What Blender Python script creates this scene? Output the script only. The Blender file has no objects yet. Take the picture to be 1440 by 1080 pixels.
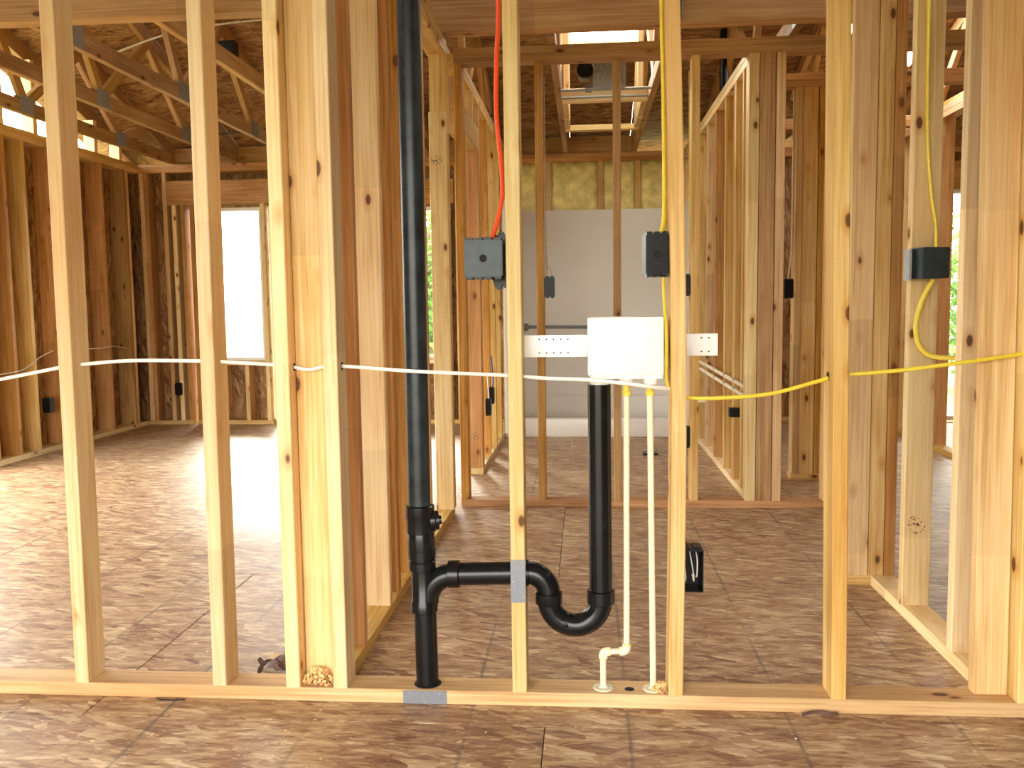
import bpy, bmesh, math, random
from mathutils import Vector, Matrix, noise

random.seed(7)
scene = bpy.context.scene
COL = scene.collection

# ------------------------------------------------------------------ camera, sky, exposure
def make_camera():
    cam = bpy.data.cameras.new('camera')
    cam.sensor_width = 36.0
    cam.lens = 1247.4 / 1440 * 36.0
    cam.clip_start = 0.02
    cam.clip_end = 300
    o = bpy.data.objects.new('camera', cam)
    COL.objects.link(o)
    pitch, yaw, roll = .0902, .0828, -.0137
    F = Vector((-math.sin(yaw)*math.cos(pitch), math.cos(yaw)*math.cos(pitch), -math.sin(pitch)))
    R = F.cross(Vector((0, 0, 1))).normalized()
    U = R.cross(F)
    r = math.cos(roll)*R + math.sin(roll)*U
    u = -math.sin(roll)*R + math.cos(roll)*U
    m = Matrix((r, u, -F)).transposed().to_4x4()
    m.translation = (0, -2.2588, 1.0631)
    o.matrix_world = m
    scene.camera = o
make_camera()

world = bpy.data.worlds.new('sky')
scene.world = world
world.use_nodes = True
bg = world.node_tree.nodes['Background']
bg.inputs[0].default_value = (1.0, 0.965, 0.90, 1)
bg.inputs[1].default_value = 12.0
sun = bpy.data.lights.new('sun', 'SUN'); sun.energy = 12; sun.angle = math.radians(20); sun.color = (1, .95, .86)
so = bpy.data.objects.new('sun', sun); COL.objects.link(so); so.location = (-8, 22, 15)
so.rotation_euler = Vector((.30, -.74, -.52)).to_track_quat('-Z', 'Y').to_euler()
scene.cycles.max_bounces = 8; scene.cycles.diffuse_bounces = 5; scene.cycles.glossy_bounces = 3
scene.cycles.caustics_reflective = False; scene.cycles.caustics_refractive = False
scene.view_settings.view_transform = 'Standard'
scene.view_settings.look = 'None'
scene.view_settings.gamma = 1
scene.view_settings.use_curve_mapping = False
scene.view_settings.exposure = 0.10

def portal(loc, rot, sx, sy):
    l = bpy.data.lights.new('daylight_portal', 'AREA')
    l.shape = 'RECTANGLE'; l.size = sx; l.size_y = sy
    l.cycles.is_portal = True
    o = bpy.data.objects.new('daylight_portal', l)
    COL.objects.link(o); o.location = loc; o.rotation_euler = rot
PI = math.pi
portal((-.95, -3.5, 1.03), (PI/2, 0, 0), 3.7, 2.05)             # open side behind the camera (emits to +Y)
portal((-4.16, 1.7, 1.08), (PI/2, 0, -PI/2), 3.1, 2.2)       # unseen left opening, added to light the left room floor
portal((-2.65, 5.75, 1.0), (PI/2, 0, PI), 1.6, 2.0)
portal((2.95, 5.75, 1.0), (PI/2, 0, PI), 1.0, 2.0)
portal((.14, 3.8, 3.3), (0, 0, 0), 0.6, 1.2)
portal((2.12, 3.9, 3.3), (0, 0, 0), 0.6, 1.7)

# ------------------------------------------------------------------ materials
MATS = {}
def new_mat(name):
    m = bpy.data.materials.new(name); m.use_nodes = True
    nt = m.node_tree; nt.nodes.clear()
    out = nt.nodes.new('ShaderNodeOutputMaterial')
    b = nt.nodes.new('ShaderNodeBsdfPrincipled')
    nt.links.new(b.outputs[0], out.inputs[0])
    MATS[name] = m
    return m, nt, b
def nd(nt, t, **kw):
    n = nt.nodes.new('ShaderNode'+t)
    for k, v in kw.items(): setattr(n, k, v)
    return n
def ln(nt, a, b): nt.links.new(a, b)
def ramp(nt, stops, interp='LINEAR'):
    r = nd(nt, 'ValToRGB'); r.color_ramp.interpolation = interp
    e = r.color_ramp.elements
    while len(e) < len(stops): e.new(.5)
    for i, (p, c) in enumerate(stops):
        e[i].position = p; e[i].color = (*c, 1)
    return r
def mixc(nt, fac, a, b, mode='MIX'):
    m = nd(nt, 'Mix', data_type='RGBA', blend_type=mode)
    for s, v in ((m.inputs[0], fac), (m.inputs[6], a), (m.inputs[7], b)):
        if hasattr(v, 'links'): ln(nt, v, s)
        elif isinstance(v, (int, float)): s.default_value = v
        else: s.default_value = (*v, 1)
    return m.outputs[2]
def math_(nt, op, a, b=None):
    m = nd(nt, 'Math', operation=op)
    for s, v in ((m.inputs[0], a), (m.inputs[1], b)):
        if v is None: continue
        if hasattr(v, 'links'): ln(nt, v, s)
        else: s.default_value = v
    return m.outputs[0]
def mapr(nt, v, a, b, c=0., d=1.):
    m = nd(nt, 'MapRange'); ln(nt, v, m.inputs[0])
    for i, x in enumerate((a, b, c, d)): m.inputs[i+1].default_value = x
    return m.outputs[0]
def bump(nt, b, h, strength=.2, dist=.002):
    n = nd(nt, 'Bump'); n.inputs['Strength'].default_value = strength; n.inputs['Distance'].default_value = dist
    ln(nt, h, n.inputs['Height']); ln(nt, n.outputs[0], b.inputs['Normal'])

def wood(name, c_light, c_mid, c_dark, knots=1.0, rough=.62, vary=.16):
    m, nt, b = new_mat(name)
    tc = nd(nt, 'TexCoord'); oi = nd(nt, 'ObjectInfo')
    off = nd(nt, 'CombineXYZ')
    for i, k in enumerate((13.7, 29.1, 61.3)): ln(nt, math_(nt, 'MULTIPLY', oi.outputs['Random'], k), off.inputs[i])
    add = nd(nt, 'VectorMath', operation='ADD'); ln(nt, tc.outputs['Object'], add.inputs[0]); ln(nt, off.outputs[0], add.inputs[1])
    def scaled(s):
        v = nd(nt, 'VectorMath', operation='MULTIPLY'); ln(nt, add.outputs[0], v.inputs[0]); v.inputs[1].default_value = s
        return v.outputs[0]
    # slow distortion so the grain wanders
    n0 = nd(nt, 'TexNoise'); n0.inputs['Scale'].default_value = 1; n0.inputs['Detail'].default_value = 2
    ln(nt, scaled((9, 9, 2.2)), n0.inputs['Vector'])
    g = nd(nt, 'TexNoise'); g.inputs['Scale'].default_value = 1; g.inputs['Detail'].default_value = 4; g.inputs['Roughness'].default_value = .6; g.inputs['Distortion'].default_value = .4
    ln(nt, scaled((95, 95, 2.4)), g.inputs['Vector'])
    f = nd(nt, 'TexNoise'); f.inputs['Scale'].default_value = 1; f.inputs['Detail'].default_value = 3
    ln(nt, scaled((330, 330, 9)), f.inputs['Vector'])
    gg = math_(nt, 'ADD', math_(nt, 'MULTIPLY', g.outputs[0], .62), math_(nt, 'MULTIPLY', n0.outputs[0], .38))
    gg = math_(nt, 'ADD', math_(nt, 'MULTIPLY', gg, .85), math_(nt, 'MULTIPLY', f.outputs[0], .15))
    r = ramp(nt, [(.36, c_dark), (.5, c_mid), (.62, c_light)])
    ln(nt, gg, r.inputs[0])
    col = r.outputs[0]
    # long splash of heartwood / stain
    st = nd(nt, 'TexNoise'); st.inputs['Scale'].default_value = 1; st.inputs['Detail'].default_value = 1
    ln(nt, scaled((6, 6, .9)), st.inputs['Vector'])
    col = mixc(nt, mapr(nt, st.outputs[0], .58, .76, 0, .42), col, tuple(x*y for x, y in zip(c_dark, (1.1, .95, .85))))
    # knots
    vo = nd(nt, 'TexVoronoi'); vo.inputs['Scale'].default_value = 1
    ln(nt, scaled((15, 15, 7.5)), vo.inputs['Vector'])
    dn = math_(nt, 'ADD', vo.outputs['Distance'], math_(nt, 'MULTIPLY', math_(nt, 'SUBTRACT', n0.outputs[0], .5), .12))
    sep = nd(nt, 'SeparateColor'); ln(nt, vo.outputs['Color'], sep.inputs[0])
    on = math_(nt, 'GREATER_THAN', sep.outputs[0], .70)
    halo = math_(nt, 'MULTIPLY', mapr(nt, dn, .36, .16, 0, .55*knots), on)
    core = math_(nt, 'MULTIPLY', mapr(nt, dn, .17, .12, 0, .9*knots), on)
    col = mixc(nt, halo, col, tuple(x*y for x, y in zip(c_dark, (.95, .72, .6))))
    col = mixc(nt, core, col, (.085, .032, .014))
    # per-board tint
    hsv = nd(nt, 'HueSaturation')
    rn = nd(nt, 'TexWhiteNoise', noise_dimensions='1D'); ln(nt, oi.outputs['Random'], rn.inputs['W'])
    # finger joints: the tint steps along the board's length
    sz = nd(nt, 'SeparateXYZ'); ln(nt, tc.outputs['Object'], sz.inputs[0])
    seg = math_(nt, 'FLOOR', math_(nt, 'ADD', math_(nt, 'MULTIPLY', sz.outputs[2], 1.15), math_(nt, 'MULTIPLY', oi.outputs['Random'], 37.0)))
    fj = nd(nt, 'TexWhiteNoise', noise_dimensions='1D'); ln(nt, seg, fj.inputs['W'])
    tint = math_(nt, 'MULTIPLY', mapr(nt, rn.outputs[0], 0, 1, 1-vary, 1+vary*.7), mapr(nt, fj.outputs[0], 0, 1, .87, 1.08))
    ln(nt, tint, hsv.inputs['Value'])
    ln(nt, mapr(nt, oi.outputs['Random'], 0, 1, .496, .507), hsv.inputs['Hue'])
    ln(nt, mapr(nt, oi.outputs['Random'], 0, 1, .98, 1.2), hsv.inputs['Saturation'])
    ln(nt, col, hsv.inputs['Color'])
    ln(nt, hsv.outputs[0], b.inputs['Base Color'])
    b.inputs['Roughness'].default_value = rough
    b.inputs['Specular IOR Level'].default_value = .3
    bump(nt, b, gg, .25, .0015)
    return m
wood('pine', (.77, .57, .31), (.67, .455, .215), (.49, .285, .11))
wood('pine_pale', (.85, .70, .43), (.78, .60, .335), (.62, .42, .19))
wood('fir_red', (.64, .39, .18), (.53, .285, .115), (.35, .165, .058), knots=.8)
wood('pine_shaded', (.56, .37, .19), (.46, .28, .13), (.30, .16, .065))  # darker copy of the pine; dimness of the deep framing put into its colour

def osb(name, chalk=False, stops=None, rough=.58, spec=.2, sc=1.):
    m, nt, b = new_mat(name)
    tc = nd(nt, 'TexCoord'); oi = nd(nt, 'ObjectInfo')
    off = nd(nt, 'CombineXYZ')
    for i, k in enumerate((17.3, 41.9)): ln(nt, math_(nt, 'MULTIPLY', oi.outputs['Random'], k), off.inputs[i])
    add = nd(nt, 'VectorMath', operation='ADD'); ln(nt, tc.outputs['Object'], add.inputs[0]); ln(nt, off.outputs[0], add.inputs[1])
    def layer(sx, sy, rot, seedz, wob):
        mp = nd(nt, 'Mapping'); mp.inputs['Rotation'].default_value = (0, 0, rot); mp.inputs['Location'].default_value = (seedz*3.1, seedz*1.7, 0)
        ln(nt, add.outputs[0], mp.inputs[0])
        mu = nd(nt, 'VectorMath', operation='MULTIPLY'); ln(nt, mp.outputs[0], mu.inputs[0]); mu.inputs[1].default_value = (sx*sc, sy*sc, 0)
        nz = nd(nt, 'TexNoise'); nz.inputs['Scale'].default_value = .55; nz.inputs['Detail'].default_value = 2; ln(nt, mu.outputs[0], nz.inputs['Vector'])
        sb = nd(nt, 'VectorMath', operation='SUBTRACT'); ln(nt, nz.outputs['Color'], sb.inputs[0]); sb.inputs[1].default_value = (.5, .5, .5)
        s2 = nd(nt, 'VectorMath', operation='SCALE'); ln(nt, sb.outputs[0], s2.inputs[0]); s2.inputs['Scale'].default_value = wob
        ad = nd(nt, 'VectorMath', operation='ADD'); ln(nt, mu.outputs[0], ad.inputs[0]); ln(nt, s2.outputs[0], ad.inputs[1])
        v = nd(nt, 'TexVoronoi', voronoi_dimensions='2D'); v.inputs['Scale'].default_value = 1; v.inputs['Randomness'].default_value = 1
        ln(nt, ad.outputs[0], v.inputs['Vector'])
        s = nd(nt, 'SeparateColor'); ln(nt, v.outputs['Color'], s.inputs[0])
        return s.outputs[0], s.outputs[1], v.outputs['Distance']
    a = layer(11, 48, .06, 1, 2.4)
    c = layer(17, 72, -.22, 2, 2.4)
    d = layer(12, 44, .38, 3, 2.2)
    val = math_(nt, 'ADD', math_(nt, 'MULTIPLY', a[0], .5), math_(nt, 'MULTIPLY', c[0], .5))
    sel = math_(nt, 'GREATER_THAN', d[1], .72)
    mv = nd(nt, 'Mix', data_type='FLOAT'); ln(nt, sel, mv.inputs[0]); ln(nt, val, mv.inputs[2]); ln(nt, d[0], mv.inputs[3])
    def streak(sx, sy, det, rot):
        fib = nd(nt, 'TexNoise'); fib.inputs['Scale'].default_value = 1; fib.inputs['Detail'].default_value = det; fib.inputs['Distortion'].default_value = .6
        fm = nd(nt, 'Mapping'); fm.inputs['Rotation'].default_value = (0, 0, rot); ln(nt, add.outputs[0], fm.inputs[0])
        fk = nd(nt, 'VectorMath', operation='MULTIPLY'); ln(nt, fm.outputs[0], fk.inputs[0]); fk.inputs[1].default_value = (sx*sc, sy*sc, 1)
        ln(nt, fk.outputs[0], fib.inputs['Vector'])
        return math_(nt, 'SUBTRACT', fib.outputs[0], .5)
    v2 = math_(nt, 'ADD', math_(nt, 'MULTIPLY', math_(nt, 'SUBTRACT', mv.outputs[0], .5), .7), .5)
    v2 = math_(nt, 'ADD', v2, math_(nt, 'MULTIPLY', streak(9, 55, 5, .08), .8))
    v2 = math_(nt, 'ADD', v2, math_(nt, 'MULTIPLY', streak(30, 190, 3, -.1), .5))
    big = nd(nt, 'TexNoise'); big.inputs['Scale'].default_value = 1.6; big.inputs['Detail'].default_value = 3; ln(nt, add.outputs[0], big.inputs['Vector'])
    v2 = math_(nt, 'ADD', v2, math_(nt, 'MULTIPLY', math_(nt, 'SUBTRACT', big.outputs[0], .5), .35))
    stops = stops or [(.0, (.13, .055, .03)), (.28, (.26, .14, .08)), (.5, (.385, .245, .135)), (.72, (.49, .35, .205)), (1., (.75, .62, .41))]
    r = ramp(nt, stops); ln(nt, v2, r.inputs[0]); col = r.outputs[0]
    red = streak(3.2, 13, 3, .05)
    col = mixc(nt, mapr(nt, red, .06, .2, 0, .5), col, (.27, .105, .05))
    pal = streak(26, 95, 2, .2)
    col = mixc(nt, mapr(nt, pal, .14, .2, 0, .55), col, (.72, .58, .40))
    if chalk:
        ge = nd(nt, 'NewGeometry'); sx = nd(nt, 'SeparateXYZ'); ln(nt, ge.outputs['Position'], sx.inputs[0])
        nl = nd(nt, 'TexNoise'); nl.inputs['Scale'].default_value = 30; ln(nt, ge.outputs['Position'], nl.inputs['Vector'])
        nw = nd(nt, 'TexNoise'); nw.inputs['Scale'].default_value = 2.2; ln(nt, ge.outputs['Position'], nw.inputs['Vector'])
        x = math_(nt, 'ADD', sx.outputs[0], math_(nt, 'MULTIPLY', math_(nt, 'SUBTRACT', nl.outputs[0], .5), .008))
        w = math_(nt, 'PINGPONG', math_(nt, 'ADD', x, 20*.4064-.51), .2032)
        line = mapr(nt, w, .0065, .003, 0, 1)
        line = math_(nt, 'MULTIPLY', line, mapr(nt, nw.outputs[0], .36, .58, .1, .6))
        line = math_(nt, 'MULTIPLY', line, mapr(nt, nl.outputs[0], .35, .5, .45, 1))
        col = mixc(nt, line, col, (.07, .075, .075))
    ln(nt, col, b.inputs['Base Color'])
    b.inputs['Roughness'].default_value = rough
    b.inputs['Specular IOR Level'].default_value = spec
    bump(nt, b, v2, .35, .002)
    return m
osb('osb_floor', chalk=True, rough=.44, spec=.42, sc=1.25)
osb('osb_wall', stops=[(.0, (.09, .038, .013)), (.25, (.19, .09, .032)), (.5, (.30, .16, .06)), (.75, (.39, .235, .10)), (1., (.54, .37, .19))], sc=.8)

def plain(name, col, rough=.5, metal=0., spec=.5, nscale=None, namt=.15, emission=None):
    m, nt, b = new_mat(name)
    b.inputs['Roughness'].default_value = rough; b.inputs['Metallic'].default_value = metal
    b.inputs['Specular IOR Level'].default_value = spec
    tc = nd(nt, 'TexCoord'); n = nd(nt, 'TexNoise'); n.inputs['Scale'].default_value = nscale or 40; n.inputs['Detail'].default_value = 3
    ln(nt, tc.outputs['Object'], n.inputs['Vector'])
    c = mixc(nt, mapr(nt, n.outputs[0], .3, .7), tuple(x*(1-namt) for x in col), tuple(min(1, x*(1+namt)) for x in col))
    ln(nt, c, b.inputs['Base Color'])
    return m
plain('abs_black', (.006, .007, .008), .22, spec=.32, nscale=25, namt=.4)
plain('abs_dusty', (.016, .022, .026), .34, spec=.35, nscale=18, namt=.6)
plain('box_grey', (.03, .045, .05), .4, spec=.35, nscale=30, namt=.25)
plain('box_black', (.006, .0065, .007), .3, spec=.2, nscale=60, namt=.3)
plain('hole_dark', (.004, .004, .004), .8)
plain('white_plastic', (.86, .85, .83), .35, nscale=5, namt=.02)
plain('shower_white', (.72, .70, .65), .3, nscale=3, namt=.03)
plain('cpvc', (.83, .74, .52), .35, nscale=30, namt=.06)
plain('cpvc_glue', (.80, .62, .08), .3, nscale=60, namt=.2)
plain('cable_white', (.82, .80, .74), .45, namt=.04)
plain('cable_yellow', (.72, .56, .04), .4, namt=.08)
plain('cable_orange', (.80, .075, .012), .4, namt=.08)
plain('cable_blue', (.05, .08, .30), .4)
plain('cable_tan', (.55, .48, .36), .5)
plain('cable_black', (.012, .012, .013), .4)
plain('steel', (.20, .215, .24), .45, metal=.4, nscale=120, namt=.06)
plain('gusset_steel', (.34, .36, .37), .5, metal=.6, nscale=200, namt=.3)
plain('galvanized', (.30, .32, .30), .4, metal=.7, nscale=50, namt=.2)
plain('brass', (.75, .56, .14), .3, metal=.8)
plain('disc_cream', (.66, .66, .50), .5)
plain('paper_brown', (.11, .058, .045), .6, nscale=30, namt=.35)
plain('shaving', (.80, .52, .22), .7, nscale=80, namt=.25)
plain('batt_yellow', (.76, .66, .28), .95, spec=.05, nscale=14, namt=.22)
plain('vinyl', (.84, .80, .70), .4, namt=.03)
plain('drywall', (.70, .69, .66), .8, namt=.03)
plain('grass_ground', (.17, .18, .10), .95, spec=.05, nscale=4, namt=.3)
plain('leaf_green', (.14, .27, .055), .7, spec=.2, nscale=3, namt=.4)
plain('bark', (.18, .13, .09), .9, nscale=20, namt=.3)
plain('ink', (.10, .085, .07), .8)
plain('ink_red', (.35, .10, .06), .8)
def glass():
    m = bpy.data.materials.new('glass'); m.use_nodes = True; nt = m.node_tree; nt.nodes.clear()
    out = nd(nt, 'OutputMaterial'); t = nd(nt, 'BsdfTransparent'); g = nd(nt, 'BsdfGlossy'); g.inputs['Roughness'].default_value = .02
    t.inputs[0].default_value = (.96, .98, .97, 1)
    fr = nd(nt, 'Fresnel'); fr.inputs[0].default_value = 1.45
    mx = nd(nt, 'MixShader'); ln(nt, fr.outputs[0], mx.inputs[0]); ln(nt, t.outputs[0], mx.inputs[1]); ln(nt, g.outputs[0], mx.inputs[2]); ln(nt, mx.outputs[0], out.inputs[0])
    MATS['glass'] = m
glass()

# ------------------------------------------------------------------ helpers
def tag(o, label=None, cat=None, group=None, kind=None):
    if label: o['label'] = label
    if cat: o['category'] = cat
    if group: o['group'] = group
    if kind: o['kind'] = kind
    return o
def thing(name, label, cat, loc=(0, 0, 0), group=None, kind=None):
    o = bpy.data.objects.new(name, None); o.empty_display_size = .05
    COL.objects.link(o); o.location = loc
    return tag(o, label, cat, group, kind)
def put(name, me, parent=None, mat4=None, kind=None):
    """link a mesh object; mat4 is its WORLD matrix"""
    o = bpy.data.objects.new(name, me); COL.objects.link(o)
    if parent is not None:
        o.parent = parent
        o.matrix_parent_inverse = Matrix.Identity(4)
        mat4 = (mat4 if mat4 is not None else Matrix.Identity(4))
        base = Matrix.Identity(4); q = parent
        while q is not None:
            base = q.matrix_basis @ base; q = q.parent
        o.matrix_basis = base.inverted() @ mat4
    elif mat4 is not None:
        o.matrix_basis = mat4
    if kind: o['kind'] = kind
    return o
CACHE = {}
def prism_mesh(w, d, L, mat, ch=.0025):
    key = (round(w, 4), round(d, 4), round(L, 4), mat, ch)
    if key in CACHE: return CACHE[key]
    a, b2 = w/2, d/2
    c = min(ch, a*.4, b2*.4)
    ring = [(-a+c, -b2), (a-c, -b2), (a, -b2+c), (a, b2-c), (a-c, b2), (-a+c, b2), (-a, b2-c), (-a, -b2+c)]
    vs = [(x, y, z) for z in (0, L) for x, y in ring]
    fs = [(i, (i+1) % 8, 8+(i+1) % 8, 8+i) for i in range(8)] + [tuple(range(7, -1, -1)), tuple(range(8, 16))]
    me = bpy.data.meshes.new('board'); me.from_pydata(vs, [], fs); me.materials.append(MATS[mat]); me.update()
    CACHE[key] = me
    return me
def beam(parent, name, a, b, w, d, mat, side=(1, 0, 0), ch=.0025):
    """board from centre point a to centre point b; w is its size along `side`"""
    a, b = Vector(a), Vector(b)
    z = (b-a); L = z.length; z.normalize()
    x = Vector(side); x = (x - z*x.dot(z)).normalized(); y = z.cross(x)
    m = Matrix((x, y, z)).transposed().to_4x4(); m.translation = a
    return put(name, prism_mesh(w, d, L, mat, ch), parent, m)
def bx(parent, name, x0, x1, y0, y1, z0, z1, mat, ch=.0025):
    dx, dy, dz = x1-x0, y1-y0, z1-z0
    cx, cy, cz = (x0+x1)/2, (y0+y1)/2, (z0+z1)/2
    if dz >= dx and dz >= dy: return beam(parent, name, (cx, cy, z0), (cx, cy, z1), dx, dy, mat, (1, 0, 0), ch)
    if dx >= dy: return beam(parent, name, (x0, cy, cz), (x1, cy, cz), dy, dz, mat, (0, 1, 0), ch)
    return beam(parent, name, (cx, y0, cz), (cx, y1, cz), dx, dz, mat, (1, 0, 0), ch)
def panel(parent, name, axis, x0, x1, y0, y1, z0, z1, mat):
    """sheet with its texture plane (local XY) across the thin axis"""
    dx, dy, dz = x1-x0, y1-y0, z1-z0
    c = Vector(((x0+x1)/2, (y0+y1)/2, (z0+z1)/2))
    if axis == 'z': X, Y, Z, s = (1, 0, 0), (0, 1, 0), (0, 0, 1), (dx, dy, dz)
    elif axis == 'y': X, Y, Z, s = (0, 0, 1), (1, 0, 0), (0, 1, 0), (dz, dx, dy)
    else: X, Y, Z, s = (0, 0, 1), (0, -1, 0), (1, 0, 0), (dz, dy, dx)
    key = ('panel', tuple(round(v, 4) for v in s), mat)
    if key not in CACHE:
        a, b, t = (v/2 for v in s); e = min(.0015, t*.4)
        vs = [(-a, -b, -t), (a, -b, -t), (a, b, -t), (-a, b, -t), (-a, -b, t-e), (a, -b, t-e), (a, b, t-e), (-a, b, t-e),
              (-a+e, -b+e, t), (a-e, -b+e, t), (a-e, b-e, t), (-a+e, b-e, t)]
        fs = [(3, 2, 1, 0), (8, 9, 10, 11)] + [(i, (i+1) % 4, 4+(i+1) % 4, 4+i) for i in range(4)] + [(4+i, 4+(i+1) % 4, 8+(i+1) % 4, 8+i) for i in range(4)]
        me = bpy.data.meshes.new('panel'); me.from_pydata(vs, [], fs); me.materials.append(MATS[mat]); me.update(); CACHE[key] = me
    m = Matrix((X, Y, Z)).transposed().to_4x4(); m.translation = c
    return put(name, CACHE[key], parent, m)
def mesh_from(vs, fs, mat, smooth=False):
    me = bpy.data.meshes.new('mesh'); me.from_pydata([tuple(v) for v in vs], [], fs)
    me.materials.append(MATS[mat])
    if smooth: me.polygons.foreach_set('use_smooth', [True]*len(me.polygons))
    me.update(); return me
def spline(pts, n=8):
    P = [Vector(p) for p in pts]
    if len(P) < 3 or n == 1: return P
    Q = [P[0]*2-P[1]] + P + [P[-1]*2-P[-2]]
    out = []
    for i in range(1, len(Q)-2):
        for k in range(n):
            t = k/n; p0, p1, p2, p3 = Q[i-1:i+3]
            out.append(.5*((2*p1)+(p2-p0)*t+(2*p0-5*p1+4*p2-p3)*t*t+(3*p1-p0-3*p2+p3)*t**3))
    out.append(P[-1]); return out
def tube_geo(path, r, seg=14, flat=1.0, caps=True, up=(0, 0, 1)):
    path = [Vector(p) for p in path]; n = len(path)
    rr = r if isinstance(r, (list, tuple)) else [r]*n
    vs, fs = [], []
    ref = None
    for i, p in enumerate(path):
        t = (path[min(i+1, n-1)] - path[max(i-1, 0)]).normalized()
        if ref is None:
            ref = Vector(up)
            if abs(ref.dot(t)) > .95: ref = Vector((0, 1, 0)) if abs(t.y) < .9 else Vector((1, 0, 0))
        ref = (ref - t*ref.dot(t)).normalized(); s = t.cross(ref)
        for k in range(seg):
            a = 2*PI*k/seg
            vs.append(p + ref*math.cos(a)*rr[i] + s*math.sin(a)*rr[i]*flat)
    for i in range(n-1):
        for k in range(seg):
            fs.append((i*seg+k, i*seg+(k+1) % seg, (i+1)*seg+(k+1) % seg, (i+1)*seg+k))
    if caps:
        fs.append(tuple(range(seg-1, -1, -1))); fs.append(tuple((n-1)*seg+k for k in range(seg)))
    return vs, fs
def shade_auto(me, ang=40):
    me.polygons.foreach_set('use_smooth', [True]*len(me.polygons))
    me.set_sharp_from_angle(angle=math.radians(ang))
def tube(parent, name, path, r, mat, seg=14, flat=1.0, up=(0, 0, 1), n=0, origin=None):
    if n: path = spline(path, n)
    vs, fs = tube_geo(path, r, seg, flat, True, up)
    o0 = Vector(origin) if origin is not None else Vector(path[0])
    me = mesh_from([v-o0 for v in vs], fs, mat); shade_auto(me)
    return put(name, me, parent, Matrix.Translation(o0))
def lathe(parent, name, origin, axis, prof, mat, seg=28):
    """prof: list of (distance along axis, radius)"""
    ax = Vector(axis).normalized(); x = ax.orthogonal().normalized(); y = ax.cross(x)
    vs, fs = [], []
    for h, r in prof:
        for k in range(seg):
            a = 2*PI*k/seg; vs.append(ax*h + x*math.cos(a)*r + y*math.sin(a)*r)
    for i in range(len(prof)-1):
        for k in range(seg):
            fs.append((i*seg+k, i*seg+(k+1) % seg, (i+1)*seg+(k+1) % seg, (i+1)*seg+k))
    fs.append(tuple(range(seg-1, -1, -1))); fs.append(tuple((len(prof)-1)*seg+k for k in range(seg)))
    me = mesh_from(vs, fs, mat); shade_auto(me)
    return put(name, me, parent, Matrix.Translation(Vector(origin)))
def boxes_mesh(parent, name, lst, mat, origin=(0, 0, 0), rot=None, bevel=0.):
    """several small blocks of ONE part joined; coordinates local to origin"""
    bm = bmesh.new()
    for x0, x1, y0, y1, z0, z1 in lst:
        m = Matrix.Translation(((x0+x1)/2, (y0+y1)/2, (z0+z1)/2)) @ Matrix.Diagonal((x1-x0, y1-y0, z1-z0, 1))
        bmesh.ops.create_cube(bm, size=1, matrix=m)
    if bevel: bmesh.ops.bevel(bm, geom=bm.edges[:], offset=bevel, segments=2, affect='EDGES', profile=.6)
    me = bpy.data.meshes.new('mesh'); bm.to_mesh(me); bm.free(); me.materials.append(MATS[mat])
    if bevel: shade_auto(me, 35)
    M = Matrix.Translation(Vector(origin))
    if rot is not None: M = M @ rot
    return put(name, me, parent, M)

H = 2.35            # top of the double plates
S0, S1 = .038, H-.076

# ------------------------------------------------------------------ floor
def build_floor():
    fl = thing('floor', 'brown oriented strand board subfloor with chalk lines', 'floor', (0, 0, 0), kind='structure')
    ys = [-3.5] + [1.11-1.22*k for k in range(3, -1, -1)] + [2.33, 3.55, 4.77, 5.72]
    for j in range(len(ys)-1):
        x = -.107 + (1.22 if j % 2 else 0) - 2.44*3
        while x < 4.4:
            a, b = max(x, -4.15), min(x+2.44, 4.4)
            if b-a > .05:
                panel(fl, 'floor_panel', 'z', a+.0012, b-.0012, ys[j]+.0012, ys[j+1]-.0012, -.018, 0, 'osb_floor')
            x += 2.44
build_floor()

# ------------------------------------------------------------------ front wall (the one with the plumbing)
wf = thing('wall_front', 'open stud wall of pale pine two-by-fours carrying the black drain pipe', 'stud wall', (-.4, 0, 0), kind='structure')
bx(wf, 'bottom_plate', -4.0, 4.3, 0, .089, 0, .038, 'pine')
bx(wf, 'top_plate', -4.0, 4.3, 0, .089, S1, S1+.038, 'pine')
bx(wf, 'top_plate', -4.0, 4.3, 0, .089, S1+.038, H, 'pine')
def front_stud(x0, lean, mat='pine_pale', w=.038, y0=0., y1=.089):
    """x0: left edge at the base, lean: drift of the top at 1.8 m"""
    k = (S1-S0)/1.8*lean
    beam(wf, 'stud', (x0+w/2, (y0+y1)/2, S0), (x0+w/2+k, (y0+y1)/2, S1), w, y1-y0, mat)
for x0, lean, mat in [(-1.813, 0, 'pine_pale'), (-1.409, .010, 'pine_pale'), (-1.017, .010, 'pine_pale'), (-.812, .002, 'pine_pale'), (-.682, .001, 'pine_pale'),
                      (-.197, -.003, 'pine_pale'), (.626, -.022, 'pine'), (1.086, -.02, 'pine_pale'), (1.49, 0, 'pine')]:
    front_stud(x0, lean, mat)
# the stud right of the outlet box has a visible bow
def bowed_stud(x0, top, bow, mat):
    n = 12; vs, fs = [], []
    w, d, c = .038, .089, .0025
    ring = [(-w/2+c, -d/2), (w/2-c, -d/2), (w/2, -d/2+c), (w/2, d/2-c), (w/2-c, d/2), (-w/2+c, d/2), (-w/2, d/2-c), (-w/2, -d/2+c)]
    for i in range(n+1):
        t = i/n; z = (S1-S0)*t; dx = top*t + bow*math.sin(PI*min(1, t*1.25))
        vs += [(x+dx, y, z) for x, y in ring]
    for i in range(n): fs += [(i*8+k, i*8+(k+1) % 8, i*8+8+(k+1) % 8, i*8+8+k) for k in range(8)]
    fs += [tuple(range(7, -1, -1)), tuple(n*8+k for k in range(8))]
    put('stud', mesh_from(vs, fs, mat), wf, Matrix.Translation((x0+w/2, .0445, S0)))
bowed_stud(.211, -.018, .013, 'pine')
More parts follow.
